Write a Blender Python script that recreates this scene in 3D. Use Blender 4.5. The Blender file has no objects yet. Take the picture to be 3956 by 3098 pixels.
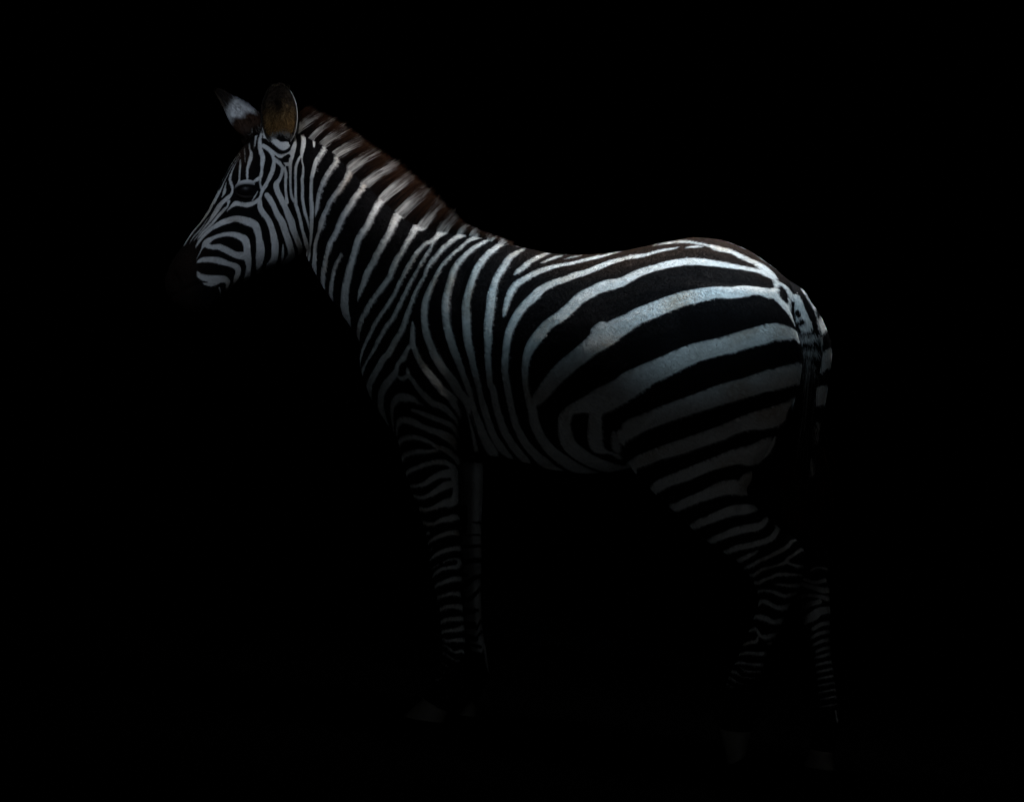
import bpy, bmesh, math
import numpy as np
from mathutils import Vector
from mathutils.bvhtree import BVHTree

rng = np.random.default_rng(7)
# ----------------------------------------------------------------- scale and frame
S = 0.00068                      # metres per photograph pixel at the animal
CX, CZ = 1978.0, 1549.0          # picture centre
ZG = 2990.0                      # picture row that is world z = 0
YAW = math.radians(12.0)         # the rump stands a little nearer to the lens than the head
SN, CS = math.sin(YAW), math.cos(YAW)
ROLL = 0.085                     # the ground, and the animal with it, leans a little towards the lens

def P(px, py, n=0.0):
    """side-view point (picture px, py) at n metres from the animal's mid plane (+ = near side) -> world"""
    xs = (px - CX) * S
    xl = (xs + n * SN) / CS
    return (xs, -xl * SN - n * CS, (ZG - py) * S)

# ----------------------------------------------------------------- camera, world, lamps, exposure
scene = bpy.context.scene
cam_d = bpy.data.cameras.new('camera')
cam = bpy.data.objects.new('camera', cam_d)
scene.collection.objects.link(cam)
cam_d.sensor_width = 36.0
cam_d.lens = 300.0
CAM_D = 3956 * S * cam_d.lens / 36.0
cam.location = (0.0, -CAM_D - 0.07, (ZG - CZ) * S)
cam.rotation_euler = (math.radians(90), 0, 0)
cam_d.clip_end = 200.0
scene.camera = cam

world = bpy.data.worlds.new('World')
scene.world = world
world.use_nodes = True
world.node_tree.nodes['Background'].inputs[0].default_value = (0, 0, 0, 1)
world.node_tree.nodes['Background'].inputs[1].default_value = 0.0

def aim(o, target):
    d = Vector(target) - o.location
    o.rotation_euler = d.to_track_quat('-Z', 'Y').to_euler()

def area(name, loc, target, sx, sy, power, col, spread=180):
    l = bpy.data.lights.new(name, 'AREA')
    l.shape = 'RECTANGLE'; l.size = sx; l.size_y = sy
    l.energy = power; l.color = col; l.spread = math.radians(spread)
    o = bpy.data.objects.new(name, l); scene.collection.objects.link(o)
    o.location = loc; aim(o, target)
    return o

def spot(name, loc, target, power, col, angle, blend, radius):
    l = bpy.data.lights.new(name, 'SPOT')
    l.energy = power; l.color = col
    l.spot_size = math.radians(angle); l.spot_blend = blend; l.shadow_soft_size = radius
    o = bpy.data.objects.new(name, l); scene.collection.objects.link(o)
    o.location = loc; aim(o, target)
    return o

# a soft box hanging over the croup, out of the frame; two narrow beams on the upper body; a faint fill for the legs
area('overhead_softbox', (0.50, 0.08, 2.26), P(2600, 1000, 0.0), 0.8, 0.34, 14.0, (0.98, 0.985, 1.0), 112)
spot('rump_beam', (1.0, -3.1, 3.2), P(2760, 900, 0.2), 760.0, (0.54, 0.80, 1.0), 10.8, 1.0, 0.12)
spot('back_beam', (0.0, -3.3, 3.3), P(2100, 880, 0.15), 420.0, (0.50, 0.79, 1.0), 10.0, 1.0, 0.12)
spot('shoulder_beam', (-0.4, -3.3, 3.3), P(1580, 950, 0.15), 72.0, (0.64, 0.85, 1.0), 9.6, 1.0, 0.12)
spot('withers_beam', (-0.5, -3.2, 3.2), P(1580, 700, 0.0), 900.0, (0.97, 0.97, 1.0), 5.4, 1.0, 0.08)
spot('mane_beam', (-0.7, -3.2, 3.2), P(1360, 480, 0.0), 600.0, (1.0, 0.97, 0.95), 5.2, 1.0, 0.08)
spot('head_beam', (-1.7, -2.8, 3.4), P(930, 600, 0.1), 150.0, (0.68, 0.81, 1.0), 14.2, 1.0, 0.15)
spot('hind_fill', (2.4, -5.2, 1.6), P(3150, 1580, 0.0), 19.0, (0.95, 0.97, 1.0), 9.0, 1.0, 0.3)
spot('leg_fill', (-1.25, -6.0, 0.7), P(2150, 2430, 0.0), 15.5, (0.82, 0.92, 1.0), 18, 0.8, 0.3)
area('front_fill', (-0.8, -6.0, 2.6), P(2100, 1700), 1.5, 1.5, 0.9, (0.86, 0.93, 1.0))

scene.view_settings.view_transform = 'Standard'
scene.view_settings.look = 'None'
scene.view_settings.exposure = 0.0
scene.view_settings.gamma = 1.0
scene.view_settings.use_curve_mapping = False
scene.cycles.use_denoising = True

col = scene.collection

# ----------------------------------------------------------------- coat pattern: traced strokes
REG = dict(A=(600, 300), B=(600, 700), C=(1100, 300), D=(1100, 700), E=(1100, 1100), F=(1500, 700), G=(1500, 1100),
           H=(1900, 800), I=(1900, 1200), J=(2400, 800), K=(2400, 1200), L=(2750, 850), M=(2750, 1250), N=(1400, 1500),
           O=(1900, 1500), Q=(2400, 1600), T=(2750, 1700), U=(1450, 1900), V=(1450, 2350), W=(2650, 2050), Y=(2650, 2500))
ZF = 2050.0 / 600.0

NEAR = """
w C 185,650,80 215,720,62 230,790,65 230,870,68 215,950,58 205,1020,40
w C 205,1010,35 165,1070,40 135,1160,42 128,1280,40 130,1400,40 130,1540,42 133,1650,52 D 130,290,52 160,380,50 185,470,50 205,560,50 225,650,42 255,750,55 270,820,60 285,900,42 262,990,20
w C 212,1020,30 215,1090,25 230,1160,30 230,1250,38 218,1330,46 222,1440,45 222,1560,45 D 224,230,48 250,380,46 280,480,40 300,570,26 308,640,8
w C 345,735,60 365,790,46 370,890,30
w C 490,840,60 495,890,56 480,950,64 440,1020,65 400,1090,60 375,1180,60 355,1270,58 340,1340,50 338,1440,54 336,1540,55 D 340,250,64 348,350,65 345,470,60 340,600,55 335,720,42 320,850,32 308,960,36 300,1020,30
w C 655,985,65 660,1040,70 650,1110,62 600,1180,62 545,1270,64 495,1360,64 460,1450,56 435,1540,56 D 425,250,55 412,340,50 398,420,25 390,470,8
w C 835,1180,70 830,1230,75 800,1310,70 745,1400,70 D 690,120,75 620,210,62 575,280,60 545,360,60 500,450,66 475,530,78 452,620,60 420,700,46 400,780,50 385,870,56 384,960,56 376,1060,58 372,1100,62 390,1190,24
w C 1020,1380,80 1010,1430,80 D 970,130,72 900,220,72 850,310,80 790,400,80 745,480,80 710,560,84 680,650,76 620,750,70 580,830,70 555,920,65 530,1010,62 512,1100,70 492,1200,72 485,1290,64 502,1370,25
w D 738,938,16 715,1000,42 670,1080,50 635,1170,50 615,1280,56 595,1380,64 590,1450,60 605,1530,26
w D 1270,200,100 1215,290,88 1185,360,85 1130,460,80 1090,560,82 1020,660,85 965,760,85 930,860,82 905,960,82 870,1070,88 840,1180,96 818,1280,106 795,1380,106 782,1480,110 775,1600,114 E 772,250,115 788,330,108 812,410,80 836,480,44 855,530,10
w D 1490,410,110 1450,480,100 1410,580,90 1370,680,86 1310,780,90 1260,880,86 1210,960,85 1170,1050,82 1120,1140,82 1072,1230,84 1040,1330,75 1000,1420,60 975,1500,42 955,1575,8
w D 1750,545,120 1700,640,92 1650,730,76 1590,820,70 1550,910,70 1495,990,76 1450,1080,76 1415,1160,76 1385,1250,75 1330,1340,76 1260,1430,76 1190,1520,70 E 1160,190,72 1100,280,70 1050,370,72 1000,460,72 970,550,66 955,630,50 975,695,14
w F 710,655,120 640,720,82 570,790,70 490,815,52 420,890,55 350,970,56 300,1060,60 240,1160,60 190,1260,52 140,1350,50 100,1440,52 50,1540,56 E 1340,290,56 1270,390,56 1200,490,60 1140,600,56 1090,700,50 1045,800,46 1015,890,36 1000,970,20 995,1035,6
w F 575,800,55 570,840,46 530,920,42 480,1000,40 430,1080,40 380,1170,36 330,1260,40 280,1350,46 240,1440,46 200,1530,50 160,1620,52 G 200,150,50 150,260,55 100,360,56 40,470,60 E 1350,530,60 1280,650,62 1210,780,60 1150,900,52 1080,1010,50 1030,1100,50 1006,1180,26
w F 960,705,90 880,740,72 800,810,62 720,880,66 650,960,66 590,1030,66 530,1110,52 495,1180,46 470,1260,40 410,1360,40 360,1460,46 320,1560,50 G 350,120,46 310,230,50 265,340,56 230,450,66 190,570,76 130,680,78 70,780,86 10,900,88 E 1310,970,88 1240,1090,90 1170,1210,90 1120,1310,86 1122,1400,64 1147,1500,10
w F 1190,735,50 1130,740,75 1040,790,48 960,860,46 880,930,46 800,1000,46 730,1080,46 670,1170,46 620,1270,52 570,1370,62 530,1470,76 G 510,150,80 480,270,86 472,400,88 480,520,86 500,640,96 540,770,100 590,890,106 640,990,110 720,1110,116 800,1210,120 860,1300,124 920,1400,120 1000,1500,108 1050,1600,88 N 1400,330,60 1440,450,70 1470,600,80 1480,800,50
w F 1300,770,50 1200,830,56 1110,890,60 1040,950,66 970,1020,70 910,1090,76 860,1170,76 830,1260,80 800,1370,82 G 770,120,90 750,250,96 752,390,96 765,520,100 795,640,106 830,760,106 870,880,105 910,980,100 950,1090,92 990,1200,86 1040,1320,76 N 1440,170,70 1490,320,82 1540,470,100 1590,620,120 1650,750,140 1710,850,130
w F 1680,865,8 1640,842,24 1560,805,55 1460,840,70 1400,890,72 1320,950,80 1260,1020,86 1200,1100,88 1150,1190,90 1110,1290,90 1075,1400,92 1045,1510,96 G 1022,280,110 1025,420,112 1030,560,112 1040,700,110 1065,830,102 1095,950,95 1120,1070,90 1150,1190,85 1180,1310,80 1210,1430,80 N 1610,280,95 1660,450,100 1735,640,100 1830,790,110 1930,895,70
w F 1760,900,40 1660,960,72 1590,1010,76 1540,1090,90 1470,1200,90 1420,1290,92 1385,1400,96 1360,1510,116 G 1350,260,115 1330,400,115 1315,540,115 1312,680,106 1312,820,96 1312,950,88 1318,1080,85 1330,1200,85 1345,1320,86 O 10,0,92 45,200,96 95,380,100 160,560,106 250,720,106 350,850,110 440,950,90 500,995,26
w H 760,602,20 680,630,50 590,670,60 500,720,66 420,790,75 340,850,66 290,895,25
w H 910,648,20 830,670,36 760,695,40 690,725,36 620,745,10
w H 1140,655,18 1050,670,25 950,690,8
w H 1720,595,10 1600,620,20 1480,650,36 1340,680,46 1200,710,46 1060,745,46 920,770,50 800,795,56 700,825,70 600,860,76 500,910,76 410,965,85 330,1010,90 270,1080,90 220,1180,86 190,1280,76 165,1380,60 150,1450,25
w J 400,525,10 560,500,26 720,480,32 870,475,32 980,495,32 1080,510,28 1180,540,56 1270,570,76 1380,590,60 1480,630,60 1600,690,68 1720,740,66 1820,800,84 1900,870,100 1970,950,100
w J 1040,535,20 940,540,36 830,550,16
w J 725,550,20 640,565,32 530,585,36 420,610,42 320,640,46 220,660,56 100,675,56 0,700,52 H 1570,735,66 1450,780,76 1330,830,76 1200,880,80 1080,910,86 960,960,86 830,1000,92 700,1060,102 610,1130,120 530,1210,120 440,1290,112 370,1370,110 310,1470,110 260,1560,106 G 1600,600,102 1570,720,100 1550,850,96 1540,980,95 1535,1100,95 1540,1200,92 I 220,1120,94 245,1240,94 270,1360,96 310,1500,96 O 345,550,100 430,710,110 540,840,120 670,960,130 800,1040,90 930,1082,26
w J 1900,900,110 1800,862,60 1700,840,62 1560,815,62 1400,790,70 1240,765,85 1100,745,92 950,735,96 800,740,102 650,760,102 520,790,96 400,825,92 280,860,100 160,910,112 50,970,122 H 1640,1020,132 1520,1040,150 1400,1080,142 1280,1140,142 1180,1190,150 1090,1270,150 1010,1350,150 920,1430,150 820,1500,142 720,1570,142 I 600,350,150 530,440,140 480,540,122 450,640,106 435,740,96 430,840,90 435,940,82 445,1020,78 465,1120,84 500,1220,112 530,1330,130 545,1430,132 O 600,560,135 670,690,132 780,820,140 920,930,150 1080,1030,140 1230,1080,90 1410,1108,14
w J 1960,1150,130 1880,1160,110 1780,1115,120 1680,1112,132 1560,1130,150 1400,1150,152 1240,1140,152 1100,1160,172 950,1190,190 800,1220,192 650,1270,200 500,1330,210 350,1390,212 200,1450,212 80,1520,222 I 1650,235,262 1500,330,288 1400,400,280 1280,490,236 1160,590,230 1050,680,230 950,760,230 860,850,220 790,930,210 720,1010,192 670,1080,188 610,1150,160 560,1200,120 530,1230,100
w I 1440,200,110 1350,270,110 1310,330,60
w M 1095,210,70 1060,150,110 960,130,170 860,120,212 760,120,230 640,160,232 500,200,222 350,240,222 200,270,232 K 1880,300,230 1740,340,232 1580,390,240 1420,440,240 1260,480,232 1100,520,240 950,560,252 800,620,262 650,690,270 500,760,280 350,830,292 200,910,320 80,980,340 I 1700,1050,332 1560,1120,340 1420,1190,340 1280,1230,250 1150,1260,180 1030,1310,142 960,1400,170 945,1500,172 O 955,590,190 990,700,192 1060,790,190 1180,880,180 1300,950,160 1450,1010,150 1600,1040,120 1750,1050,80
w I 1390,1250,170 1350,1400,172 1345,1500,190 O 1345,640,200 1360,740,180 1410,800,110 1500,830,50 1560,850,40 1650,900,60 1700,940,10
w O 1590,580,50 1600,700,110 1630,800,110
w M 1105,600,190 1085,660,230 1000,672,270 880,710,282 740,750,272 600,785,252 450,830,252 300,880,252 150,930,242 K 1900,910,260 1750,970,262 1550,1030,262 1350,1080,262 1150,1150,260 950,1220,242 750,1290,240 550,1360,240 400,1420,232 250,1480,230 100,1550,246 O 1780,570,190 1700,620,172 1700,690,90 1722,730,36
w M 1030,1040,120 1000,1080,150 900,1160,232 780,1220,272 620,1260,262 450,1290,220 300,1340,192 150,1400,190 Q 1300,230,190 1100,300,190 900,370,190 700,440,190 500,500,172 350,560,170 200,620,160 120,670,130 180,740,40
w Q 1900,340,100 1830,420,190 1700,520,270 1500,540,220 1300,600,182 1100,670,162 900,755,166 700,830,156 550,890,150 450,950,150 390,1000,110
w Q 1680,750,40 1610,860,170 1590,950,205 1450,945,200 1300,960,190 1150,1020,160 1000,1080,132 850,1140,130 720,1200,122 640,1190,60
w Q 1730,1220,80 1620,1235,140 1450,1250,142 1300,1300,132 1150,1360,122 1000,1420,112 910,1455,80
w Q 1880,1360,60 1830,1430,90 1740,1470,110 1600,1490,112 1450,1530,110 1320,1580,92 1200,1630,92 1120,1655,60
w T 810,1090,40 825,1160,70 780,1240,82 720,1290,82 600,1330,80 450,1370,82 300,1400,82 200,1440,70 120,1455,40
w T 575,1433,22 500,1480,52 400,1530,62 320,1560,50 260,1555,20
w T 1060,1300,30 1010,1320,50 960,1380,60 880,1430,60 780,1480,56 680,1530,50 600,1560,46 520,1610,50 450,1645,46 390,1655,24
w T 1190,1390,40 1120,1430,46 1040,1490,42 960,1540,50 940,1580,58 850,1620,36 740,1650,36 W 980,480,42 920,520,46 860,560,40 815,552,24
w W 1290,385,46 1360,420,36 1480,440,36 1600,420,26 1680,380,30 1800,330,30
w W 1540,560,20 1400,550,36 1280,545,46 1180,550,50 1080,590,42 1000,620,46 930,660,50 880,655,36
w W 1490,670,50 1400,690,50 1300,690,46 1200,680,30 1130,680,12
w W 1440,780,30 1340,810,46 1260,830,52 1180,800,60 1100,770,46 1000,760,30 930,770,36 915,790,12
w W 1340,920,25 1290,970,68 1200,985,70 1120,960,62 1050,920,62 980,900,62 940,930,50 928,960,10
w W 1260,1120,50 1200,1160,70 1120,1170,66 1030,1130,76 960,1110,80 905,1100,60 876,1130,18
w W 1170,1310,40 1100,1350,60 1020,1370,70 950,1350,50 920,1300,40 880,1260,46 825,1290,28
w W 920,1370,30 895,1430,50 820,1440,50 755,1465,38
w W 1120,1440,40 1040,1460,20
w W 1050,1565,36 980,1590,55 880,1585,46 780,1580,46 690,1600,34
w Y 1000,190,40 900,195,40 800,185,28 700,170,36 635,180,34
w Y 970,280,18 880,290,25 760,275,25 690,230,10
w Y 900,365,10 800,365,15 700,345,18 640,300,36 600,285,40
w Y 850,465,6 750,450,10 670,430,18 610,400,25 550,360,25
w Y 650,495,6 550,465,14 520,435,25
w G 325,490,22 320,570,56 320,680,66 322,770,78 350,860,70 390,960,76 450,1070,86 530,1170,96 610,1270,110 690,1370,110 770,1440,110 850,1510,110 N 1190,180,92 1250,280,70 1285,370,26
w G 300,790,60 240,880,60 200,970,88 160,1010,62 120,1070,62 100,1150,80 60,1210,100 E 1377,1270,110 1330,1330,110 1280,1420,92 1270,1530,86 N 240,180,86 255,280,80 300,380,50 340,450,15
w G 250,1100,30 260,1160,60 270,1200,60 330,1270,62 390,1360,66 450,1430,76 520,1500,86 600,1570,86 N 1000,215,86 1080,260,90 1160,330,70 1220,400,50 1260,480,24
w G 250,1210,56 180,1240,62 130,1210,34
w N 795,212,18 730,180,42 650,130,80 560,120,116 480,120,100 420,190,90 390,270,52 390,350,36 400,450,30 410,560,10
w N 660,285,46 740,305,56 850,350,66 950,390,66 1060,430,70 1150,470,70 1210,530,60 1260,610,36
w N 445,590,20 460,500,42 490,430,80 560,410,95 650,430,95 750,480,82 860,530,80 980,570,86 1090,620,110 1180,680,112 1240,750,92 1285,820,36
w N 480,720,42 510,670,75 600,640,70 700,640,66 800,665,60 900,710,52 970,760,52 1060,790,70 1150,840,80 1220,900,72 1255,960,60
w N 515,910,60 570,870,76 660,840,70 770,825,66 880,825,50 985,810,50
w N 585,1130,40 610,1090,62 720,1040,62 830,1000,66 950,970,70 1060,965,76 1150,1000,62 1215,1060,80 1225,1150,80
w N 635,1280,46 740,1275,50 830,1250,70 920,1190,82 1010,1140,92 1110,1120,116 1200,1120,116 1225,1250,80 1230,1400,80
w N 665,1390,25 740,1430,46 830,1425,56 930,1380,72 1020,1320,92 1110,1270,110 1190,1260,100
w N 728,1565,40 840,1595,52 940,1570,60 1030,1530,82 1120,1500,120 1200,1480,130 1230,1400,80
w U 620,365,18 680,410,46 780,410,46 860,370,66 960,350,82 1040,330,92 1095,330,60
w U 685,530,34 710,530,34
w U 695,668,25 770,610,50 880,565,60 980,535,66 1095,530,72
w U 712,768,15 750,740,15
w U 725,885,15 790,830,50 880,780,56 980,750,60 1120,730,72
w U 895,925,20 980,885,26 1060,875,26 1110,900,50 1090,970,60 980,990,50 880,1010,50 800,1060,42 755,1112,20
w U 742,1002,12 835,950,20
w U 780,1252,30 830,1210,46 940,1170,60 1030,1140,66 1130,1135,60
w U 815,1385,40 920,1355,46 1020,1330,56 1125,1340,76
w U 850,1545,50 930,1510,56 1020,1500,60 1140,1510,90
w V 870,170,50 950,135,56 1040,130,60 1155,125,66
w V 875,300,46 960,285,46 1050,275,56 1120,260,76 1165,240,70
w V 890,380,14 940,415,30 1040,410,46 1175,405,70
w V 885,462,12 960,505,26 1010,545,26 1060,570,36 1130,550,46 1165,570,30
w V 900,568,14 970,620,22 1040,665,18 1110,680,15
w V 880,688,12 930,735,18 965,760,10
w V 855,793,8 920,830,14
w V 820,922,18 850,935,14
w V 865,910,18 890,912,12
k N 1405,335,10 1460,480,22 1505,640,36 1545,860,50
w L 640,650,90 740,750,80 810,840,90 900,880,80 970,950,80 1040,1040,90 1090,1120,70
w L 680,960,110 780,1000,110 850,1070,92 920,1150,82 980,1240,60 1020,1320,42 1045,1385,14
w L 830,900,90 960,1080,90 985,1180,60
k L 865,915,80 900,985,118 945,1075,52
k L 1035,1085,60 1035,1130,58 1022,1190,30
k L 450,800,165 600,825,160 695,850,160
w A 1385,690,36 1365,780,50 1360,860,60 1370,940,62 1400,1030,70 1395,1120,62 1390,1200,46 1375,1290,50 1330,1330,56 1285,1355,30
w A 1378,1280,36 1368,1380,26 1385,1450,40
w A 1400,880,60 1470,920,60 1530,1000,52 1550,1080,52 1545,1150,60 1530,1220,65 1495,1300,62 1460,1370,52 1435,1420,60 1400,1470,52 1378,1540,42 1355,1620,54 B 1350,230,56 1290,270,56 1200,300,72 1110,290,62 1040,280,70 980,320,42 920,380,12
w A 1590,1090,52 1660,1160,50 1655,1250,50 1625,1330,52 1580,1400,80 1600,1490,80 1650,1590,80 B 1650,230,80 1700,330,80 1740,430,92 1780,520,100 1805,620,92 1835,700,82 1870,790,82 1895,870,76 1900,950,60 1895,1000,30
w A 1690,1170,40 1710,1260,46 1705,1350,42 1705,1450,40 1715,1550,42 B 1722,270,60
w A 1815,720,26 1830,800,28 1820,880,60 1800,950,70 1785,1030,62 1768,1110,52 1768,1230,40 1768,1350,36 1772,1450,36 1785,1550,42 1820,1620,52
w A 1420,700,50 1450,760,100 1530,830,130 1620,890,130 1700,880,110 1750,850,40
w A 1480,920,50 1560,980,42 1640,1020,60 1720,1000,42 1780,960,40
w A 1560,1060,50 1640,1110,36 1700,1130,52 1765,1120,52
k A 1405,800,44 1460,830,58 1530,890,60 1590,940,58 1650,970,48 1745,948,26
k A 1565,1025,16 1640,1070,24 1700,1055,66 1742,1020,50
k A 1650,1090,14 1692,1150,18
k A 1760,780,40 1770,850,40
w A 1310,740,30 1300,800,30 1290,890,14
w A 1215,845,18 1225,920,26 1245,980,46 1235,1050,60 1215,1120,50 1195,1190,40 1195,1270,36 1195,1345,36
w A 1095,1065,18 1098,1140,30 1092,1220,28 1090,1300,28 1085,1360,42 1075,1410,50 1080,1440,20
w A 1150,905,14 1160,1000,14 1165,1100,6
w A 1100,1010,6 1040,1100,12 1000,1180,20 970,1260,30 960,1320,42 980,1390,46 995,1440,36 985,1510,42 930,1570,60 B 860,260,62 810,320,70 770,380,66 730,440,56 690,500,42 640,560,34 590,620,24 540,680,22 500,730,18 462,772,8
w B 685,448,7 640,500,14 600,560,18 530,650,22 470,710,22 418,788,12
w A 1090,980,10 1010,1110,12 960,1190,12 900,1310,14 860,1400,18 820,1480,35 780,1560,32 740,1640,30 B 820,100,38 770,190,36 720,280,36 680,360,36 640,420,36 590,490,32 520,570,30 460,640,28 400,720,28 342,822,18
w A 1080,960,8 940,1160,8 850,1310,12 780,1450,14 710,1580,14 B 815,10,14 740,170,14 670,300,16 610,410,16 530,520,14 450,610,12 380,715,10 310,840,6
w A 910,1350,10 895,1420,26 885,1490,46 848,1562,10
w B 945,250,50 930,310,30 880,360,46 820,420,46 770,480,42 720,540,40 660,600,40 600,650,36 560,700,34 522,742,20
w B 497,862,14 530,800,36 580,730,46 640,670,50 710,610,56 780,570,70 860,530,82 950,500,86 1040,480,82 1140,500,102 1230,530,112 1300,570,110 1335,650,100 1350,730,92 1365,820,110 1370,910,120 1360,1000,116 1345,1100,80 1345,1160,72 1320,1240,40
w B 502,1022,8 550,940,20 585,870,26 620,815,76 670,770,80 740,730,52 830,700,56 920,685,62 1020,690,76 1100,720,92 1160,760,110 1185,830,100 1190,900,100 1190,980,110 1205,1050,90 1208,1130,72 1195,1220,80 1160,1310,66
w B 640,830,64 720,850,72 800,850,82 880,880,92 960,920,92 1040,960,92 1120,970,104 1180,980,80
k B 715,805,30 800,780,62 900,770,74 980,795,88 1075,860,96
w B 528,1050,40 600,1020,70 700,1020,80 800,1030,92 890,1060,82 980,1090,72 1045,1120,92 1068,1180,80 1040,1260,66 1000,1340,36 940,1420,26 900,1460,25
w B 518,1175,16 560,1240,84 640,1290,140 720,1300,150 800,1280,112 880,1280,92 925,1310,72 920,1370,52 900,1440,25
k B 515,1270,18 580,1310,26 652,1322,8
w B 810,1390,24 825,1450,20 820,1510,8
w B 1362,240,60 1368,330,74 1400,400,80 1460,470,76 1500,550,82 1530,640,86 1550,730,96 1565,820,102 1565,910,100 1555,1000,96 1520,1070,100 1470,1130,80 1450,1170,30
w B 1458,170,72 1500,230,82 1540,300,76 1570,370,76 1610,450,86 1660,530,96 1690,620,96 1720,710,92 1750,800,96 1775,890,92 1780,960,100 1750,1010,92 1700,1050,60 1640,1100,20
w B 1670,825,18 1670,920,36 1660,1010,36 1645,1085,20
w A 1335,1490,16 1295,1560,24 1260,1610,18
"""
FAR = """
w L 150,300,8 240,322,16 320,357,25 438,427,26 588,507,26 690,566,30 840,655,32 955,730,42 1060,810,60 1180,930,70 1270,980,66 1300,1100,76 1340,1230,50
k L 1080,820,40 1150,880,70 1200,930,36
k L 1200,985,30 1240,1070,36
w L 1455,1240,50 1465,1360,150 1440,1440,120 1420,1530,60
w M 1400,570,190 1500,480,220 1620,410,230
w M 1330,990,230 1440,950,250 1560,920,250
w M 1240,1480,230 1360,1440,260 1480,1400,250
w T 1340,30,150
w T 1150,430,200 1260,380,230 1400,330,230
w T 1265,750,50
w N 1430,1000,420 1420,1200,420 1420,1400,420 U 1260,300,320 1260,700,300 1270,1000,300 1270,1300,280 1270,1600,260 V 1290,200,260 1330,420,200 1340,560,160
w V 1440,500,60 1450,620,40 1475,760,50 1490,870,10
k U 1165,210,80 1165,400,95 1170,540,40
k U 1280,410,14 1400,420,34
k U 1180,580,12 1400,578,26
k U 1130,730,50 1270,730,40 1400,722,32
k U 1150,940,84 1270,920,66 1410,915,70
k U 1150,1110,54 1200,1100,30
k U 1120,1290,76 1200,1240,64 1280,1160,62 1410,1110,46
k U 1120,1420,60 1220,1440,62 1330,1350,44 1400,1260,24
k U 1150,1590,100 1250,1590,84 1345,1580,36
k V 1170,240,90 1285,240,92
k V 1390,170,20 1330,300,24
k V 1180,400,84 1320,420,70
k V 1400,320,30 1350,390,26
k V 1195,560,80 1250,500,40 1380,530,40
k V 1210,620,50 1330,620,50 1430,640,20
w W 1500,700,60 1650,740,62 1800,780,82 1870,780,80
w W 1490,890,60 1560,850,50 1660,850,50 1740,860,52 1870,890,76
w W 1520,1040,70 1620,970,70 1760,930,70
w W 1570,1170,110 1680,1120,130 1760,1060,116 1880,1040,96
w W 1680,1290,60 1780,1230,62 1900,1210,56
w W 1670,1400,44 1760,1350,56 1900,1320,52
w W 1690,1500,40 1790,1450,52 1900,1430,46
w W 1720,1590,40 1810,1550,50 1910,1530,44
w Y 1710,130,36 1800,110,46 1920,70,44
w Y 1720,230,34 1830,200,44 1930,180,40
w Y 1730,320,30 1830,300,40 1940,270,36
w Y 1740,410,26 1840,390,36 1945,370,34
w Y 1750,500,24 1850,480,32 1950,460,30
w Y 1760,590,20 1860,570,28 1965,550,28
w Y 1770,680,18 1870,660,24 1975,640,24
w Y 1760,780,16 1880,760,22 1990,740,20
w Y 1970,830,24 1995,980,22
w W 1650,520,40 1740,480,30 1860,500,40
w W 1560,640,40 1700,680,50 1830,650,60
"""
TAIL = """
w L 1090,1040,100 1120,1130,130 1150,1240,150 1190,1330,170 1215,1410,150
w L 1360,1300,16 1390,1440,36
k L 1200,1000,80 1240,1080,95 1290,1250,95 1340,1400,60
w L 1170,920,24 1255,1060,20 1330,1210,18 1370,1330,18
k L 1035,1080,60 1035,1130,58 1020,1190,30
k L 1110,1230,80 1120,1260,70
k L 1120,1370,80 1160,1350,80
w M 1140,185,50 1230,190,70 1330,180,60
w M 1200,330,60 1260,360,90 1340,350,70
w M 1240,500,60 1270,540,70 1300,610,50
w M 1210,680,70 1240,700,70
w M 1170,860,50 1190,940,40
w M 1400,180,30 1420,260,30
"""

def catmull(pts, k=5):
    pts = np.asarray(pts, float)
    if len(pts) < 3:
        t = np.linspace(0, 1, k + 1)[:, None]
        return pts[0] * (1 - t) + pts[-1] * t if len(pts) == 2 else pts
    p = np.vstack([2 * pts[0] - pts[1], pts, 2 * pts[-1] - pts[-2]])
    out = []
    for i in range(1, len(p) - 2):
        a, b, c, d = p[i - 1], p[i], p[i + 1], p[i + 2]
        for j in range(k):
            t = j / k
            out.append(0.5 * ((2 * b) + (c - a) * t + (2 * a - 5 * b + 4 * c - d) * t * t + (3 * b - a - 3 * c + d) * t ** 3))
    out.append(pts[-1])
    return np.array(out)

def parse(txt):
    strokes = []
    for line in txt.strip().splitlines():
        tok = line.split()
        if not tok: continue
        kind, reg, pts = tok[0], None, []
        for t in tok[1:]:
            if t in REG:
                reg = REG[t]
            else:
                x, y, w = (float(v) for v in t.split(','))
                pts.append((reg[0] + x / ZF, reg[1] + y / ZF, 0.5 * w / ZF))
        strokes.append((kind, catmull(pts, 4)))
    return strokes

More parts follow.
